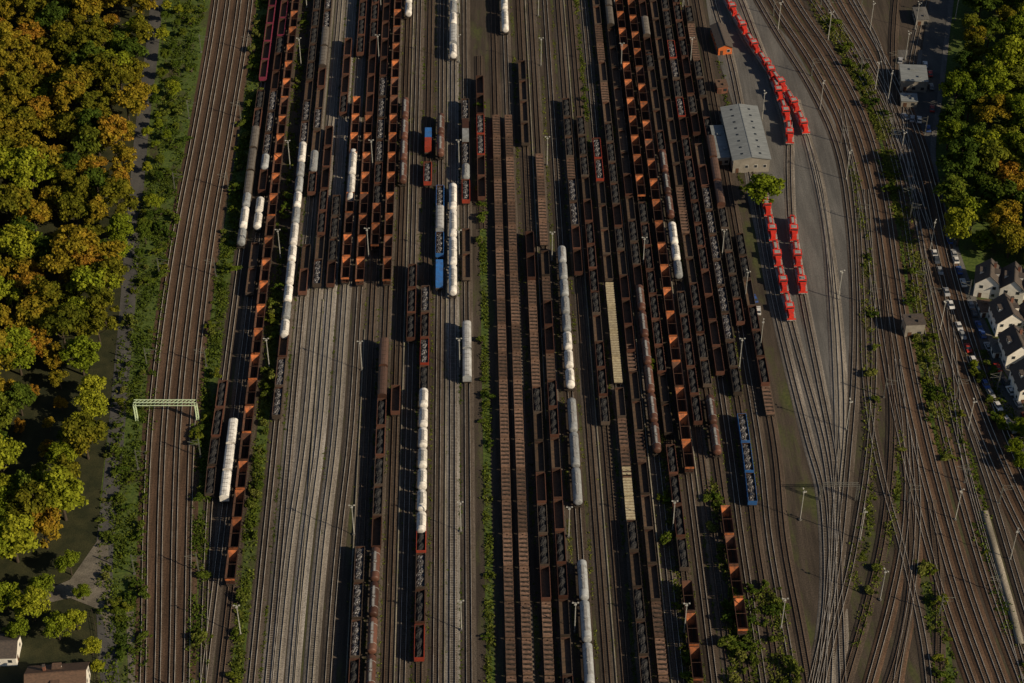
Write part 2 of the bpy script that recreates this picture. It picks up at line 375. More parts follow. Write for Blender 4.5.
def grove(pimg, spacing, chooser, smin=.75, smax=1.25):
    Pw = GP(pimg); xs = [p[0] for p in Pw]; ys = [p[1] for p in Pw]
    for _ in range(9000):
        x = R.uniform(min(xs), max(xs)); y = R.uniform(min(ys), max(ys))
        if not inpoly(x, y, Pw): continue
        if any((x-a)**2+(y-b)**2 < spacing**2 for a, b in TREES): continue
        s0 = R.uniform(smin, smax)
        if any((x-h[0][0])**2+(y-h[0][1])**2 < h[1]**2 for h in HOLE): s0 *= .45
        nm, l = chooser(x, y); tree(nm, l, x, y, s0, R.uniform(.8, 1.15))
for px, py, s in [(98, 312, 1.15), (84, 375, 1.05), (92, 425, .8), (66, 470, .75), (66, 520, 1.35), (18, 562, 1.3), (35, 620, .8), (78, 630, .6), (10, 510, .9), (120, 262, .7), (80, 335, .9), (96, 400, .75), (72, 575, .55),
                  (8, 610, .8), (60, 640, .55), (20, 640, .5), (84, 600, .4), (93, 655, .4), (45, 598, .55), (100, 672, .35)]:
    tree("deciduous_tree", T_green, *gp(px, py), s)
grove([(-170, 600), (0, 585), (38, 560), (80, 520), (90, 460), (100, 400), (108, 330), (122, 240), (128, 190), (142, 80), (150, 0), (158, -60), (-170, -60)], 7.4,
      lambda x, y: (("autumn_tree", T_gold) if R.random() < (.82 if y > 60 else .58) else (("deciduous_tree", T_dark) if R.random() < .5 else ("deciduous_tree", T_green))))
grove([(150, 130), (160, 60), (168, 0), (192, 0), (180, 60), (168, 140), (150, 260), (140, 260)], 6.5, lambda x, y: ("deciduous_tree", T_dark if R.random() < .5 else T_green), .25, .5)
tree("autumn_tree", T_green[:1], *gp(763, 205), 1.25, .75)
grove([(960, 262), (949, 215), (944, 150), (955, 100), (968, 40), (985, -50), (1200, -50), (1200, 285), (1030, 275), (1000, 262)], 8.2, lambda x, y: ("deciduous_tree", T_green if R.random() < .55 else T_dark) if R.random() < .85 else ("autumn_tree", T_gold))
grove([(1012, 440), (1030, 425), (1070, 425), (1120, 470), (1120, 520), (1060, 500)], 7.5, lambda x, y: ("deciduous_tree", T_green), .5, .7)
for px, py, s in [(1012, 455, .4), (1000, 430, .3), (973, 368, .22), (1020, 470, .45)]:
    tree("deciduous_tree", T_green, *gp(px, py), s)

def weeds(pts, width, dens, hmax=1.0, name="weed_strip", nb=0, leaf=None, size=.3):
    q = smooth(GP(pts)); s = np.r_[0, np.cumsum(np.linalg.norm(np.diff(q, axis=0), axis=1))]
    rs = np.random.RandomState(int(abs(q[0, 0]*13+q[0, 1])) % 9999)
    n = int(s[-1]*width*dens*.25)
    ss = rs.uniform(0, s[-1], n); t, nn = normals(q)
    nx = np.interp(ss, s, nn[:, 0]); ny = np.interp(ss, s, nn[:, 1]); o = np.clip(rs.normal(size=n)*.28, -.5, .5)*width
    cx = np.interp(ss, s, q[:, 0])+nx*o; cy = np.interp(ss, s, q[:, 1])+ny*o
    keep = (np.sin(cx*.9+2*np.sin(cy*.11))+np.sin(cy*.23+cx*.3)+rs.normal(size=n)*.9) > -.3
    cx = cx[keep]; cy = cy[keep]; n = len(cx); hh = hmax*rs.uniform(.15, 1, n)**1.5
    k = 7
    C = np.repeat(np.stack([cx, cy, hh*.5], 1), k, 0); H = np.repeat(hh, k)
    C += rs.normal(size=C.shape)*np.stack([.25+H*.25, .25+H*.25, H*.25], 1); C[:, 2] = np.maximum(C[:, 2], .06)
    V, Q = quads(C, rs.normal(size=C.shape)*.6+np.array([0, 0, .8]), size, rs)
    put(name, fastmesh(name, V, Q, [leaf or L_weed]))
    for _ in range(nb):
        a = R.uniform(0, s[-1]); i = min(int(np.searchsorted(s, a)), len(q)-1); o = R.uniform(-.5, .5)*width; k_ = R.choice([.3, .4, .5, .7, 1.0, 1.3])*R.uniform(.8, 1.1)
        put("bush", R.choice(BUSH), (q[i, 0]+nn[i, 0]*o, q[i, 1]+nn[i, 1]*o, 0), R.uniform(0, 6), None, (k_, k_*R.uniform(.8, 1.6), k_*R.uniform(.6, 1)))
W1 = [(197, 740), (199, 600), (201, 500), (208, 400), (223, 280), (240, 170), (254, 80), (265, -20)]
ribbon("verge_grass", GP(W1), 5, .03, G_verge); weeds(W1, 5, 9, 1.1, nb=80)
weeds([(126, 740), (122, 600), (124, 500), (134, 400), (146, 300), (160, 200), (175, 100), (192, -20)], 13, 5, 1.3, nb=200)
ribbon("verge_grass", GP(ln(272, 740, 290)), 3.4, .035, G_verge); weeds(ln(272, 740, 290), 3.4, 9, 1.1, nb=60)
weeds(ln(272, 290, -20), 2.4, 6, .8, nb=16)
ribbon("verge_grass", GP(ln(485, 740, 85)), 2.4, .035, G_verge); weeds(ln(485, 740, 85), 2.4, 8, .9, nb=30)
weeds(ln(650, 740, 240), 2.4, 9, .9, nb=26); weeds(ln(606, 120, -20), 2, 6, .8, nb=8)
weeds(ln(693, 740, 480), 4, 7, 1.0, nb=20); weeds(ln(770, 210, 60), 2, 3, .8)
weeds([(792, 740), (775, 640), (765, 590)], 9, 7, 1.3, nb=40)
weeds([(740, 740), (742, 640), (745, 600)], 9, 8, 1.3, nb=45)
weeds([(868, 260), (868, 340), (872, 420), (868, 500), (850, 590)], 5, 5.5, .8, nb=8)
for Wk, wd, nb in [([(812, 0), (850, 60), (878, 120), (900, 190), (914, 260), (928, 340), (945, 420)], 6, 34), ([(925, 330), (935, 400), (950, 460)], 7, 20), ([(925, 560), (940, 640), (955, 740)], 6, 16), ([(975, 350), (1000, 410), (1040, 480)], 7, 24), ([(880, 150), (905, 240), (916, 320), (930, 400)], 5, 12), ([(830, 20), (860, 75), (885, 130)], 7, 24), ([(975, 520), (1000, 600), (1030, 690)], 4, 5), ([(900, 430), (896, 500), (876, 580), (855, 650)], 3, 6), ([(852, 160), (866, 250), (866, 330)], 3, 4), ([(948, 380), (970, 460), (985, 520)], 3, 4)]:
    ribbon("verge_grass", GP(Wk), wd*.8, .045+wd*.001+nb*.0001, G_verge); weeds(Wk, wd, 7, 1.0, nb=nb)
for x in (265, 292, 320, 334, 364, 378, 391, 405, 418, 432, 446, 460, 525, 542, 558, 575, 590, 606, 621, 636, 663, 679, 693, 707, 721, 735):
    weeds(ln(x, 740, -40), 1.2, 5.0 if x > 600 or x < 300 else (3.6 if x > 370 else 2.5), .35, size=.22)

# ------------------------------------------------------------------ rolling stock
def paint(n, c, dirt=(.055, .042, .033), rnd=.25, rough=.5): return mat(n, c, tuple(a*.5+b*.5 for a, b in zip(c, dirt)), .6, rough=rough, rnd=rnd, fine=.15, lo=.42, hi=.72)
p_under = mat("underframe_grime", (.025, .02, .017), (.04, .032, .026), 1)
p_rusto = mat("hopper_rust_orange", (.46, .14, .045), (.17, .065, .032), .7, rnd=.5, rough=.75)
p_rustd = mat("hopper_rust_dark", (.16, .065, .035), (.07, .036, .024), .7, rnd=.4, rough=.75)
p_hop = paint("hopper_brown", (.065, .030, .021), rnd=.4)
p_hopin = mat("hopper_inner", (.085, .038, .024), (.04, .026, .02), .8, rnd=.35)
p_white = paint("tank_white", (.72, .70, .67), rnd=.12); p_grey = paint("tank_grey", (.30, .32, .34)); p_brn = paint("wagon_brown", (.090, .040, .028), rnd=.45)
p_mar = paint("wagon_maroon", (.17, .025, .055)); p_red = paint("wagon_red", (.28, .040, .022)); p_blue = paint("wagon_blue", (.03, .13, .38))
p_oxide = paint("wagon_oxide", (.068, .052, .042), rnd=.45)
p_deck = mat("wagon_deck", (.11, .07, .045), (.06, .045, .033), 1.2, rnd=.3); p_pale = mat("wagon_pale_timber", (.42, .37, .25), (.28, .24, .17), 1.2, rnd=.2)
p_coal = mat("coal_load", (.012, .012, .013), (.03, .03, .032), 2); p_scrap = mat("scrap_load", (.04, .037, .037), (.24, .24, .26), 2.2, rough=.5, lo=.5, hi=.62, fine=.5)
p_loco = paint("loco_red", (.60, .035, .022), rnd=.1, rough=.4); p_lgrey = mat("loco_grey", (.30, .30, .30), (.2, .2, .2), 1)
p_glass = mat("window_glass", (.02, .025, .03), (.03, .035, .04), 1, rough=.12, spec=.8)
p_wheel = mat("wheel_steel", (.10, .085, .07), (.05, .04, .035), 2, rough=.5, metal=.4)
def chassis(b, L, W=2.6, z=.95, bog=True, fm=None):
    fm = fm or p_under
    b.box(0, 0, z, .5, L-1.4, .25, fm); b.box(W/2-.15, 0, z, .15, L-1.4, .22, fm); b.box(-W/2+.15, 0, z, .15, L-1.4, .22, fm)
    for e in (-1, 1):
        b.box(0, e*(L/2-.62), z-.05, W, .2, .38, fm)
        for x in (-.87, .87):
            b.cyl((x, e*(L/2-.55), z+.12), (x, e*(L/2-.03), z+.12), .11, .11, p_under, 6); b.cyl((x, e*(L/2-.06), z+.12), (x, e*(L/2), z+.12), .22, .22, p_under, 8)
        if bog:
            y0 = e*(L/2-2.6); b.box(0, y0, .6, 1.6, .5, .32, p_under)
            for x in (-.95, .95): b.box(x, y0, .42, .14, 2.3, .3, p_under)
            ax = (y0-.9, y0+.9)
        else: ax = (e*(L/2-2.4),)
        for y in ax:
            b.cyl((-.85, y, .46), (.85, y, .46), .08, .08, p_under, 5)
            for x in (-.75, .75): b.cyl((x-.07, y, .46), (x+.07, y, .46), .46, .46, p_wheel, 12)
def tub(b, bot, top, zb, zt, mo, mi, th=.12, rim=None, endm=None, flat=None):
    """open-topped body; bot/top=(halfwidth, halflength)"""
    def r(h, z): return [(-h[0], -h[1], z), (h[0], -h[1], z), (h[0], h[1], z), (-h[0], h[1], z)]
    o0 = r(bot, zb); o1 = r(top, zt); i0 = r((bot[0]-th, bot[1]-th), zb+.15); i1 = r((top[0]-th, top[1]-th), zt)
    for k in range(4):
        j = (k+1) % 4
        b.face([o0[k], o0[j], o1[j], o1[k]], mo)
        b.face([i0[j], i0[k], i1[k], i1[j]], endm if (endm and k in (0, 2)) else mi)
        b.face([o1[k], o1[j], i1[j], i1[k]], rim or mo)
    b.face(i0, flat or mi); b.face(o0[::-1], mo)
def load(b, hw, hl, z, hgt, m, seed, piles=1, nx=7, ny=26):
    rs = np.random.RandomState(seed); g = [[None]*(ny+1) for _ in range(nx+1)]
    for i in range(nx+1):
        for j in range(ny+1):
            u = i/nx*2-1; v = j/ny*2-1
            h = hgt*(1-abs(u)**2.2)*(1-abs(v)**8)*(.65+.35*math.cos(v*math.pi*piles)) + rs.uniform(-.12, .16)*(abs(u) < .99)
            g[i][j] = (u*hw, v*hl, z+h)
    for i in range(nx):
        for j in range(ny): b.face([g[i][j], g[i+1][j], g[i+1][j+1], g[i][j+1]], m)
WAG = {}
def hopper(key, coal=False, em=None):
    em = em or p_rusto
    b = MB(); L = 12.2; chassis(b, L)
    tub(b, (1.05, 3.2), (1.52, 5.6), 1.35, 3.95, p_hop, p_hopin, .1, p_hop, em)
    b.box(0, 0, 1.45, .5, 6.0, .8, p_hopin, .15, 1)
    for e in (-1, 1):
        for x in (-1.2, 0, 1.2):
            b.box(x, e*5.25, 1.2, .12, .12, 2.35, p_hop)
        b.box(0, e*4.9, 1.2, 2.6, 1.3, .06, p_hop)
        b.face([(-1.4, e*5.66, 3.0), (1.4, e*5.66, 3.0), (1.4, e*5.68, 3.85), (-1.4, e*5.68, 3.85)][::-e], em)
    for y in (-3.6, -1.8, 0, 1.8, 3.6):
        for s_ in (-1, 1):
            b.hexa([(s_*1.08, y-.07, 1.4), (s_*1.2, y-.07, 1.4), (s_*1.2, y+.07, 1.4), (s_*1.08, y+.07, 1.4), (s_*1.53, y-.07, 3.9), (s_*1.61, y-.07, 3.9), (s_*1.61, y+.07, 3.9), (s_*1.53, y+.07, 3.9)], p_hop)
    b.box(0, 0, 3.83, 2.84, .12, .1, p_hopin)
    if coal: load(b, 1.36, 5.3, 3.05, .7, p_coal, 3, 2)
    WAG[key] = (b.mesh("hopper_wagon"), L, "hopper_wagon")
hopper('H'); hopper('C', True); hopper('h', False, p_rustd)
def tank(key, m, L=12.4, r=1.42, bog=True):
    b = MB(); chassis(b, L, bog=bog); n = 18; h = L/2-.95; rs = []
    for y, k in [(-h-.35, .35), (-h-.22, .75), (-h, .95), (-h+.25, 1), (h-.25, 1), (h, .95), (h+.22, .75), (h+.35, .35)]:
        rs.append([(r*k*math.cos(a), y, 2.62+r*k*math.sin(a)) for a in [2*math.pi*i/n for i in range(n)]])
    b.rings(rs, m)
    for y in (-h*.6, h*.6):
        b.rings([[((r+.03)*math.cos(a), y+o, 2.62+(r+.03)*math.sin(a)) for a in [2*math.pi*i/n for i in range(n)]] for o in (-.07, .07)], p_lgrey)
    for y in (-h*.75, h*.75): b.box(0, y, 1.15, 2.2, .35, .8, p_under)
    b.cyl((0, 0, 3.9), (0, 0, 4.3), .42, .40, p_lgrey, 10)
    b.box(0, h*.4, 4.1, .6, h*.55, .05, p_lgrey); b.box(0, -h*.4, 4.1, .6, h*.55, .05, p_lgrey)
    for x in (-.45, .45):
        b.cyl((x, h*.6, 4.1), (x, -h*.6, 4.1), .03, .03, p_lgrey, 4)
    for s_ in (-1, 1):
        for y in (-.2, .2): b.cyl((s_*1.5, y, 1.1), (s_*.5, y, 4.1), .03, .03, p_lgrey, 4)
    b.box(1.46, -h*.3, 2.3, .06, 1.6, .5, p_under)
    me = b.mesh("tank_wagon")
    me.polygons.foreach_set("use_smooth", [True if me.materials[p.material_index] == m and len(p.vertices) == 4 else False for p in me.polygons])
    WAG[key] = (me, L, "tank_wagon")
tank('T', p_white); tank('t', p_grey); tank('b', p_brn, 13.4, 1.35); tank('W', p_white, 15.5, 1.4); tank('G', p_grey, 15.5, 1.42); tank('i', p_white, 9.0, 1.45, False); tank('j', p_grey, 9.0, 1.45, False)
def gond(key, m, ld=None, L=13.0, hh=1.75, inner=None):
    b = MB(); chassis(b, L)
    tub(b, (1.4, L/2-.45), (1.4, L/2-.45), 1.2, 1.2+hh, m, inner or p_hopin, .12, m, None, p_deck)
    for k in range(9):
        y = -L/2+1.2+k*(L-2.4)/8
        for s_ in (-1, 1): b.box(s_*1.455, y, 1.2, .11, .16, hh-.05, m)
    if ld == 'c': load(b, 1.27, L/2-.6, 2.0, .9, p_coal, 5, 3)
    if ld == 's': load(b, 1.27, L/2-.6, 2.1, .8, p_scrap, 6, 4, 9, 40)
    WAG[key] = (b.mesh("gondola_wagon"), L, "gondola_wagon")
gond('g', p_brn); gond('m', p_mar); gond('r', p_red, 's'); gond('k', p_brn, 'c'); gond('u', p_blue, 's'); gond('s', p_oxide, 's', 14); gond('q', p_red, 'c'); gond('d', p_oxide, 'c', 12.6, 1.5); gond('e', p_oxide, None, 14, 1.2)
def flat(key, m, deck, L=13.4, stakes=True, bol=7):
    b = MB(); chassis(b, L, 2.7)
    b.box(0, 0, 1.22, 2.7, L-1.2, .1, deck)
    for k in range(bol):
        y = -L/2+1.5+k*(L-3)/(bol-1)
        b.box(0, y, 1.325, 2.72, .75, .32, m)
        if stakes:
            for s_ in (-1, 1): b.box(s_*1.32, y, 1.3, .12, .16, 1.35, m)
    for e in (-1, 1): b.box(0, e*(L/2-.65), 1.3, 2.7, .12, 1.0, m)
    WAG[key] = (b.mesh("flat_wagon"), L, "flat_wagon")
flat('f', mat("bolster_rust", (.18, .11, .080), (.095, .062, .048), 1.2, rnd=.4), p_under); flat('p', p_pale, p_deck, 12.6, False, 9)
def cov(key, m, roofm, L=14.0):
    b = MB(); chassis(b, L); hl = L/2-.55
    prof = [(-1.42, 1.15), (1.42, 1.15), (1.42, 3.3), (1.2, 3.72), (.7, 3.98), (0, 4.08), (-.7, 3.98), (-1.2, 3.72), (-1.42, 3.3)]
    b.rings([[(x, y, z) for x, z in prof] for y in (-hl, hl)], m)
    up_ = [(1.46, 3.26), (1.22, 3.76), (.72, 4.02), (0, 4.12), (-.72, 4.02), (-1.22, 3.76), (-1.46, 3.26)]
    for i in range(6):
        (x0, z0), (x1, z1) = up_[i], up_[i+1]
        b.face([(x0, -hl-.05, z0), (x0, hl+.05, z0), (x1, hl+.05, z1), (x1, -hl-.05, z1)], roofm)
    for k in range(7):
        y = -hl+.3+k*(2*hl-.6)/6
        for s_ in (-1, 1): b.box(s_*1.45, y, 1.2, .07, .1, 2.0, p_under)
        b.box(0, y, 4.1, 1.4, .08, .05, p_under)
    b.box(0, 0, 1.2, 2.96, .12, 2.1, p_under)
    WAG[key] = (b.mesh("covered_wagon"), L, "covered_wagon")
cov('v', p_oxide, paint("roof_grey", (.15, .135, .12))); cov('w', p_white, paint("roof_white", (.70, .69, .67), rnd=.1), 11.5); cov('n', p_grey, paint("roof_silver", (.42, .43, .44))); cov('V', p_brn, paint("roof_brown", (.11, .065, .05)))
def cont(key, ms):
    b = MB(); L = 14.2; chassis(b, L, 2.6); b.box(0, 0, 1.2, 2.5, L-1.4, .08, p_deck)
    for m, e in zip(ms, (-1, 1)):
        y0 = e*3.1; b.box(0, y0, 1.3, 2.44, 6.05, 2.55, m)
        for k in range(12):
            b.box(0, y0-2.75+k*.5, 3.852, 2.3, .2, .05, m)
            for s_ in (-1, 1): b.box(s_*1.23, y0-2.75+k*.5, 1.4, .06, .2, 2.35, m)
    WAG[key] = (b.mesh("container_wagon"), L, "container_wagon")
cont('x', (p_blue, p_blue)); cont('y', (p_red, p_blue)); cont('z', (p_white, p_brn)); cont('o', (p_grey, p_brn)); cont('l', (p_oxide, p_grey))
def loco(key):
    b = MB(); L = 14.0; chassis(b, L, 2.9, .9, True, p_lgrey)
    b.box(0, 0, 1.18, 3.0, L-1.2, .14, p_lgrey)
    b.box(0, -3.05, 1.32, 1.75, 6.0, 1.85, p_loco, .88, .97); b.box(0, 4.45, 1.32, 1.75, 3.2, 1.75, p_loco, .88, .95)
    b.box(0, 1.35, 1.32, 2.9, 2.6, 1.55, p_loco); b.box(0, 1.35, 2.87, 2.84, 2.54, .75, p_glass, .95, .95)
    for x in (-1.36, 1.36):
        for y in (.15, 1.35, 2.55): b.box(x, y, 2.87, .12, .14, .77, p_loco)
    b.box(0, 1.35, 3.64, 3.0, 2.8, .12, p_loco, .96, .96); b.box(0, 1.35, 3.76, 2.0, 1.7, .08, p_lgrey, .8, .8)
    b.box(0, -3.0, 3.17, .9, 3.0, .12, p_lgrey); b.cyl((0, -.9, 3.1), (0, -.9, 3.6), .18, .15, p_under, 8); b.cyl((0, -5, 3.1), (0, -5, 3.3), .5, .5, p_under, 10)
    for e in (-1, 1):
        b.box(0, e*(L/2-.64), .95, 3.0, .12, .9, p_loco); b.box(0, e*(L/2-.71), 1.1, 2.9, .03, .22, m_white)
        for x in (-1.42, 1.42):
            for y in (1.0, 3.2, 5.2): b.cyl((x, e*y+.6, 1.3), (x, e*y+.6, 2.2), .025, .025, m_white, 4)
    for x in (-1.42, 1.42):
        b.cyl((x, -6.2, 2.2), (x, -.1, 2.2), .03, .03, m_white, 4); b.cyl((x, 2.8, 2.2), (x, 6.2, 2.2), .03, .03, m_white, 4)
    for s_ in (-1, 1): b.box(s_*.87, -3.05, 1.7, .04, 5.7, .25, m_white)
    WAG[key] = (b.mesh("diesel_locomotive"), L, "diesel_locomotive")
loco('L')
def train(key, y0, y1, seq, rep=True, gap=0.0):
    """seq laid from the near end (y1) towards the far end (y0)"""
    q, s = TR[key]
    d = []
    for i in range(len(q)):
        v = Vector((q[i, 0], q[i, 1], 0))-P; d.append(341.5-v.dot(up)/v.dot(fwd)*F)
    d = np.array(d)
    near = (lambda y: np.interp(-y, -d, s)) if d[0] > d[-1] else (lambda y: np.interp(y, d, s))
    a, c = near(y1), near(y0); sg = 1 if c > a else -1; k = 0; pos = a; last = None
    while k < 10**4:
        t = (last if (last and R.random() < .4) else R.choice(seq)) if rep == 'r' else seq[k % len(seq)]
        last = t
        if t == 'H' and R.random() < .22: t = 'h'
        me, L, nm = WAG[t]
        if (pos+sg*L*.5-c)*sg > 0: break
        m_ = pos+sg*L/2
        def at(u): return np.array([np.interp(u, s, q[:, 0]), np.interp(u, s, q[:, 1])])
        p0 = at(m_-L*.35); p1 = at(m_+L*.35); cc = (p0+p1)/2
        rot = math.atan2(p1[1]-p0[1], p1[0]-p0[0])-math.pi/2
        if R.random() < .5 and t not in 'L': rot += math.pi
        put(nm, me, (cc[0], cc[1], .52), rot)
        pos += sg*(L+gap); k += 1
for a in [(230, -30, 85, 'm'), (230, 86, 203, 'gkdsvem', 'r'), (230, 205, 252, 'jT'), (230, 392, 502, 'kde', 'r'),
          (245, 66, 198, 'gsvdjlgke', 'r'), (245, 200, 236, 'i'), (245, 236, 300, 'de', 'r'), (245, 430, 507, 'w'), (245, -30, 60, 'mvd', 'r'),
          (259, -30, 590, 'H'),
          (285, -30, 150, 'gvslwed', 'r'), (285, 150, 345, 'ijiTiTjijjT'), (285, 346, 424, 'gsd', 'r'),
          (299, -30, 200, 'gvkrtles', 'r'), (299, 240, 300, 'ge'),
          (313, 130, 292, 'gkse', 'r'), (327, 195, 292, 'gd', 'r'), (327, 40, 120, 'gkd', 'r'),
          (342, -20, 60, 'kd', 'r'), (342, 100, 162, 'H'), (342, 163, 208, 'W'), (342, 210, 288, 'H'),
          (357, -30, 120, 'Hgk', 'r'), (357, 125, 290, 'H'), (371, -30, 255, 'gHkds', 'r'), (371, 540, 740, 'dske', 'r'),
          (385, -30, 290, 'H'), (385, 360, 555, 'CdkgdV', 'r'), (385, 558, 740, 'b'), (398, -30, 22, 'i'), (398, 110, 190, 'b'), (398, 395, 420, 'g'),
          (411, 260, 346, 'kk'), (425, 128, 158, 'y'), (425, 162, 190, 'r'), (425, 300, 398, 'dslrk', 'r'), (425, 402, 541, 'i'), (425, 541, 667, 'qks'),
          (439, 115, 163, 'b'), (439, 262, 294, 'x'), (439, 198, 262, 'un'), (453, -10, 64, 'inij'), (453, 195, 302, 'W'),
          (467, 110, 208, 'rlsjoe', 'r'), (467, 225, 285, 'se', 'r'), (467, 330, 387, 'ln', 'r'),
          (502, 122, 760, 'f'), (516, 122, 760, 'f'), (516, -30, 38, 'W'),
          (534, 60, 150, 'de', 'r'), (534, 235, 420, 'gkfed', 'r'), (534, 421, 720, 'fged', 'r'), (549, 150, 250, 'fge', 'r'), (549, 252, 720, 'fgked', 'r'),
          (567, 255, 395, 'jnigjd', 'r'), (567, 398, 512, 'jG', 'r'), (567, 558, 740, 'G'),
          (583, 110, 280, 'fgsd', 'r'), (598, 115, 300, 'gskdle', 'r'), (598, 302, 430, 'gkde', 'r'),
          (614, 150, 286, 'srle', 'r'), (614, 288, 388, 'p'), (614, 485, 532, 'p'), (614, 390, 484, 'fe', 'r'), (614, 534, 740, 'de', 'r'), (629, -20, 358, 'gfkde', 'r'), (629, 360, 760, 'fed', 'r'),
          (644, -30, 296, 'ekdgv', 'r'), (644, 300, 460, 'b'), (657, -30, 205, 'H'), (657, 207, 440, 'kde', 'r'), (657, 442, 576, 'kgd', 'r'), (672, -30, 478, 'H'), (657, 580, 690, 'H'),
          (686, -30, 62, 'gvd', 'r'), (686, 65, 225, 'kjgbde', 'r'), (686, 228, 285, 'jiT'), (686, 288, 430, 'kd', 'r'),
          (700, -30, 290, 'fkgde', 'r'), (700, 395, 462, 'b'), (700, 292, 392, 'kd', 'r'), (700, 520, 640, 'H'),
          (714, 52, 380, 'gsfrkde', 'r'), (714, -20, 50, 'vd', 'r'), (728, -20, 140, 'gkd', 'r'), (728, 142, 400, 'dgskde', 'r'), (728, 425, 510, 'u'),
          (742, 20, 330, 'gkfVde', 'r'), (756, 230, 420, 'fskgde', 'r')]:
    train(*a)
track(487, [(X341(484), 60), (X341(484), 170)], B_dark, img=False, rusty=True); train(487, 90, 205, 'gre', 'r')
train('lb', -30, 138, 'L'); train('lc', 208, 325, 'L', gap=.1); train('ld', 210, 298, 'L', gap=.1); train('ld', 55, 148, 'L')
# ------------------------------------------------------------------ masts
p_mast = mat("mast_galvanised", (.42, .42, .39), (.30, .30, .28), 1, rough=.5)
def mastmesh():
    b = MB(); b.box(0, 0, 0, .8, .8, .5, G_conc); b.cyl((0, 0, .4), (0, 0, 13), .14, .08, p_mast, 8)
    b.box(0, 0, 12.9, 1.7, .1, .1, p_mast)
    for x in (-.75, .75): b.box(x, -.1, 13.0, .5, .4, .2, p_mast, .8, .8)
    b.box(0, 0, 12.2, .7, .7, .05, p_mast); b.cyl((.2, 0, .5), (.2, 0, 12.2), .03, .03, p_mast, 4)
    return b.mesh("floodlight_mast")
MM = mastmesh()
for by in (66, 165, 262, 368, 532, 632, 12):
    for x in (272, 364, 460, 557, 651, 735):
        if R.random() < .12: continue
        X, _ = gp(x, 341.5); _, Y = gp(x, by+R.uniform(-5, 5))
        put("floodlight_mast", MM, (X+R.uniform(-.2, .2), Y, 0))
for px, py in [(745, 300), (760, 350), (762, 120), (820, 110), (846, 180), (838, 300), (846, 430), (900, 160), (875, 90), (940, 330), (968, 430), (1010, 560), (888, 100), (930, 250), (860, 540), (800, 520), (915, 30), (955, 20), (905, 60), (870, 30), (955, 520), (880, 600), (828, 40), (778, 30)]:
    put("floodlight_mast", MM, (*gp(px, py), 0), R.uniform(0, 3))
m_gan = mat("gantry_green_white", (.50, .62, .42), (.40, .50, .34), 1, rough=.5)
def truss(name, p, q, h, m, t=.9, r=.09):
    b = MB(); p = Vector((*p, 0)); q = Vector((*q, 0)); d = (q-p); Ln = d.length; d.normalize(); n = Vector((-d.y, d.x, 0))
    for e in (p, q):
        for s1 in (-.35, .35):
            for s2 in (-.35, .35): b.cyl(e+d*s1+n*s2, e+d*s1+n*s2+Vector((0, 0, h)), r, r, m, 5)
        for k in range(int(h/1.2)):
            z = k*1.2; b.cyl(e+d*-.35+n*-.35+Vector((0, 0, z)), e+d*.35+n*-.35+Vector((0, 0, z+1.2)), r*.5, r*.5, m, 4); b.cyl(e+d*.35+n*.35+Vector((0, 0, z)), e+d*-.35+n*.35+Vector((0, 0, z+1.2)), r*.5, r*.5, m, 4)
    for s2 in (-t/2, t/2):
        for z in (h, h+t): b.cyl(p+n*s2+Vector((0, 0, z)), q+n*s2+Vector((0, 0, z)), r, r, m, 5)
    N = int(Ln/1.2)
    for k in range(N):
        a = p+d*(Ln*k/N); c = p+d*(Ln*(k+1)/N)
        b.cyl(a+n*-t/2+Vector((0, 0, h)), c+n*-t/2+Vector((0, 0, h+t)), r*.5, r*.5, m, 4); b.cyl(a+n*-t/2+Vector((0, 0, h+t)), c+n*t/2+Vector((0, 0, h+t)), r*.5, r*.5, m, 4)
        b.cyl(a+n*t/2+Vector((0, 0, h)), c+n*t/2+Vector((0, 0, h+t)), r*.5, r*.5, m, 4)
    b.obj(name)
truss("signal_gantry", gp(137, 420), gp(198, 420), 7, m_gan, 1.3, .15)
truss("signal_gantry", gp(820, 500), gp(856, 500), 6.5, mat("gantry_dark", (.12, .12, .11), None, 1), .8, .09)
m_cat = mat("catenary_steel", (.17, .18, .16), (.11, .11, .10), 1, rough=.6)
def catmast():
    b = MB(); b.box(0, 0, 0, .7, .7, .4, G_conc)
    for s_ in (-.12, .12): b.box(s_, 0, .3, .07, .22, 8.2, m_cat)
    for k in range(10): b.box(0, 0, .8+k*.75, .3, .2, .06, m_cat)
    b.cyl((0, 0, 6.0), (3.4, 0, 7.4), .045, .045, m_cat, 5); b.cyl((0, 0, 7.9), (3.4, 0, 7.4), .04, .04, m_cat, 5); b.cyl((0, 0, 5.9), (3.2, 0, 5.9), .04, .04, m_cat, 5)
    return b.mesh("catenary_mast")
CM = catmast()
for key, off in [("main0", 3.0), ("main3", -3.0), ("A0", 2.6), ("A3", -2.4), ("B2", -2.6), ("B0", 2.6)]:
    q, s = TR[key]; t, n = normals(q)
    for u in np.arange(18, s[-1]-10, 46):
        i = int(np.searchsorted(s, u))
        o_ = off if t[i, 1] < 0 else -off
        put("catenary_mast", CM, (q[i, 0]+n[i, 0]*o_, q[i, 1]+n[i, 1]*o_, 0), math.atan2(-n[i, 1]*o_, -n[i, 0]*o_))

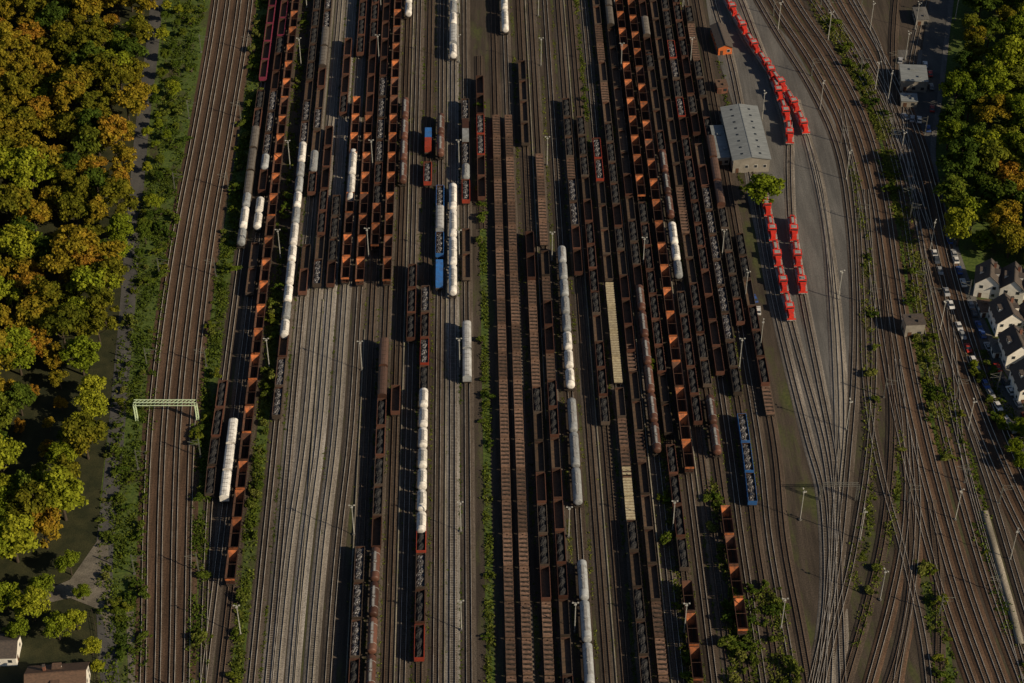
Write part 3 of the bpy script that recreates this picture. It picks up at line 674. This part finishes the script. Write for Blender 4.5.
# ------------------------------------------------------------------ buildings
m_shed = mat("shed_roof", (.22, .24, .25), (.16, .175, .185), .3, rough=.6, stretch=(1, 6, 1)); m_wall = mat("render_white", (.74, .72, .67), (.62, .60, .55), .5); m_cream = mat("render_cream", (.26, .24, .21), (.20, .185, .16), .5)
m_tile = mat("roof_tile_dark", (.055, .048, .045), (.09, .072, .062), 1.5, stretch=(1, 1, 4)); m_tileb = mat("roof_tile_brown", (.13, .08, .055), (.085, .055, .04), 1.2, stretch=(1, 1, 4)); m_brick = mat("brick", (.20, .09, .06), (.15, .065, .045), 4)
m_orange = mat("orange_panel", (.60, .14, .03), (.46, .11, .03), 1); m_door = mat("door", (.10, .05, .03), None, 1); m_frame = mat("window_frame", (.7, .7, .68), None, 1)
def house(name, c, rot, W, L, he, hr, wm, rm, floors=2, chim=True, dormer=False, sky_=False):
    """gable house, ridge along local y"""
    e = bpy.data.objects.new(name, None); scene.collection.objects.link(e); e.location = (*c, 0); e.rotation_euler = (0, 0, rot)
    b = MB(); a, l = W/2, L/2
    b.face([(-a, -l, 0), (a, -l, 0), (a, -l, he), (0, -l, hr), (-a, -l, he)], wm); b.face([(a, l, 0), (-a, l, 0), (-a, l, he), (0, l, hr), (a, l, he)], wm)
    b.face([(-a, l, 0), (-a, -l, 0), (-a, -l, he), (-a, l, he)], wm); b.face([(a, -l, 0), (a, l, 0), (a, l, he), (a, -l, he)], wm); b.obj("walls", parent=e)
    b = MB(); sl_ = (hr-he)/a; o = .45; t = .22
    for s_ in (-1, 1):
        p = [(s_*(a+o), -l-o, he-sl_*o+.02), (s_*(a+o), l+o, he-sl_*o+.02), (0, l+o, hr+.02), (0, -l-o, hr+.02)]
        b.hexa(p+[(x, y, z+t) for x, y, z in p], rm)
        if sky_:
            for k in range(int(L/4)):
                y = -l+2.5+k*4.; x = s_*a*.5; z = he+sl_*a*.5+t+.03
                b.face([(x-.45, y-.5, z+.45*sl_*s_+.05), (x+.45, y-.5, z-.45*sl_*s_+.05), (x+.45, y+.5, z-.45*sl_*s_+.05), (x-.45, y+.5, z+.45*sl_*s_+.05)], p_glass)
    b.box(0, 0, hr+t-.05, .35, L+.8, .14, rm); b.obj("roof", parent=e)
    if dormer:
        b = MB(); g = MB()
        for s_ in (-1, 1):
            x = s_*a*.55; b.box(x, 0, he+.6, 1.8, 2.2, 2.0, wm); b.box(x, 0, he+2.6, 2.2, 2.6, .15, rm); g.box(x+s_*.9, 0, he+1.5, .06, 1.4, .9, p_glass)
        b.obj("dormers", parent=e); g.obj("dormer_windows", parent=e)
    if chim:
        b = MB(); b.box(a*.35, l*.4, hr-1.6, .9, .7, 2.6, m_brick); b.box(a*.35, l*.4, hr+1.0, 1.05, .85, .12, m_tile); b.obj("chimney", parent=e)
    b = MB(); g = MB(); fh_ = he/floors
    for f in range(floors):
        z = f*fh_+fh_*.35
        for s_ in (-1, 1):
            n = max(2, int(L/3))
            for k in range(n):
                y = -l+L*(k+.5)/n; b.box(s_*(a+.015), y, z, .06, 1.3, 1.4, m_frame); g.box(s_*(a+.03), y, z+.1, .08, 1.1, 1.2, p_glass)
            n = max(2, int(W/3))
            for k in range(n):
                x = -a+W*(k+.5)/n
                if f == 0 and k == 0: continue
                b.box(x, s_*(l+.015), z, 1.3, .06, 1.4, m_frame); g.box(x, s_*(l+.03), z+.1, 1.1, .08, 1.2, p_glass)
    b.obj("window_frames", parent=e); g.obj("windows", parent=e)
    b = MB(); x = -a+W*.5/max(2, int(W/3)); b.box(x, -l-.02, 0, 1.1, .1, 2.1, m_door); b.obj("door", parent=e)
    return e
def hut(name, c, rot, W, L, h, wm, rm):
    e = bpy.data.objects.new(name, None); scene.collection.objects.link(e); e.location = (*c, 0); e.rotation_euler = (0, 0, rot)
    b = MB(); b.box(0, 0, 0, W, L, h, wm); b.obj("walls", parent=e)
    b = MB(); b.box(0, 0, h, W+.5, L+.5, .25, rm); b.box(0, L*.2, h+.25, W*.3, .9, .5, rm); b.box(W*.2, -L*.25, h+.25, .9, .9, .6, rm); b.obj("roof", parent=e)
    b = MB()
    for k in range(max(2, int(W/2.6))):
        x = -W/2+W*(k+.5)/max(2, int(W/2.6)); b.box(x, -L/2-.02, .2 if k == 0 else 1.1, 1.3, .1, 2.0 if k == 0 else 1.2, m_door if k == 0 else p_glass)
    for k in range(int(L/3)):
        y = -L/2+L*(k+.5)/int(L/3)
        for s_ in (-1, 1): b.box(s_*(W/2+.02), y, 1.1, .1, 1.4, 1.2, p_glass)
    b.obj("windows_and_door", parent=e); return e
ce = gp(744, 146)
house("locomotive_shed", ce, math.radians(2), 13.5, 33, 6.0, 7.2, m_cream, m_shed, 1, False, sky_=True)
hut("shed_annex", (ce[0]-9.5, ce[1]-2), math.radians(2), 4.5, 20, 3.6, m_cream, m_shed)
house("workshop_hut", gp(721, 44), math.radians(5), 5.5, 16, 3.6, 4.8, m_orange, m_tile, 1, False)
hut("relay_hut", gp(721, 90), .1, 4, 5, 3, m_brick, m_tileb)
hut("office_building", gp(912, 84), math.radians(-6), 10, 11, 5, m_cream, m_shed); hut("office_building", gp(908, 104), math.radians(-6), 6, 5, 3, m_cream, m_shed)
hut("signal_box", gp(912, 332), math.radians(3), 6.5, 5, 5.5, m_cream, m_tile)
hut("relay_hut", gp(920, 20), 0, 5, 9, 3, m_cream, G_conc)
for px, py, rt, W_, L_ in [(986, 290, -14, 8.5, 9), (1004, 326, 4, 9, 10), (1013, 358, 4, 8.5, 10), (1010, 294, -14, 8, 10), (1026, 392, 4, 9, 11), (1034, 330, 10, 9, 11), (1040, 365, 8, 9, 11), (1032, 296, -10, 9, 10)]:
    house("white_house", gp(px, py), math.radians(rt), W_, L_, 6.2, 10, m_wall, m_tile, 2, dormer=True)
hut("garage", gp(998, 352), .05, 5, 6, 2.6, m_wall, G_conc); hut("garage", gp(984, 312), .05, 4, 6, 2.6, m_wall, m_tileb)
house("brown_roof_house", gp(60, 692), math.radians(94), 11, 16, 5, 8.5, m_wall, m_tileb, 2, dormer=True)
house("white_house", gp(2, 655), math.radians(90), 8, 10, 4, 6, m_wall, m_tile, 1)
def fence(pts, h=1.3):
    q = smooth(GP(pts), 2.5); b = MB()
    for i in range(len(q)):
        b.box(q[i, 0], q[i, 1], 0, .12, .12, h, m_sleep)
        if i:
            for z in (h*.5, h*.92): b.cyl((*q[i-1], z), (*q[i], z), .04, .04, m_sleep, 4)
    b.obj("fence")
fence([(100, 690), (97, 640), (92, 612)]); fence([(918, 205), (932, 262), (950, 318), (974, 380), (1000, 425)])

# ------------------------------------------------------------------ cars
def car_mesh(name, m):
    b = MB()
    prof = [(-2.1, .35), (-2.15, .8), (-1.9, .95), (-1.1, 1.0), (1.25, 1.02), (2.0, .88), (2.15, .7), (2.1, .35)]
    b.rings([[(x, y, z) for y, z in prof] for x in (-.88, .88)], m)
    c0 = [(-1.75, .96), (-1.2, 1.42), (.35, 1.45), (1.15, 1.0)]
    b.rings([[(-.80+(.12 if z > 1.2 else 0), y, z) for y, z in c0], [(.80-(.12 if z > 1.2 else 0), y, z) for y, z in c0]], p_glass)
    b.box(0, -.43, 1.44, 1.3, 1.5, .05, m)
    for y in (-1.3, 1.3):
        for x in (-.8, .8): b.cyl((x-.1, y, .33), (x+.1, y, .33), .33, .33, p_under, 12)
    return b.mesh(name)
cars = [car_mesh("parked_car", paint("car_%d" % i, c, rnd=0, rough=.3)) for i, c in enumerate([(.65, .65, .65), (.05, .06, .08), (.04, .09, .28), (.35, .36, .38), (.65, .65, .65), (.35, .03, .02), (.25, .26, .27)])]
q, s = None, None
q = smooth(GP([(938, 235), (944, 255), (962, 310), (985, 365), (1010, 410), (1030, 440)]), 2.0)
s = np.r_[0, np.cumsum(np.linalg.norm(np.diff(q, axis=0), axis=1))]
t_, n_ = normals(q)
for u in np.arange(3, s[-1]-3, 5.6):
    i = int(np.searchsorted(s, u))
    for sd_ in (-1, 1):
        if R.random() < .86:
            a = math.atan2(t_[i, 1], t_[i, 0])-math.pi/2
            put("parked_car", R.choice(cars), (q[i, 0]+n_[i, 0]*sd_*3.4, q[i, 1]+n_[i, 1]*sd_*3.4, .085), a+(0 if sd_ > 0 else math.pi))
for px, py in [(905, 118), (912, 120), (919, 121), (900, 62), (925, 66), (930, 75), (931, 88), (754, 300), (758, 312), (932, 110), (928, 130)]: put("parked_car", R.choice(cars), (*gp(px, py), .09), R.uniform(-.3, .3))
print("objects", len(bpy.data.objects))
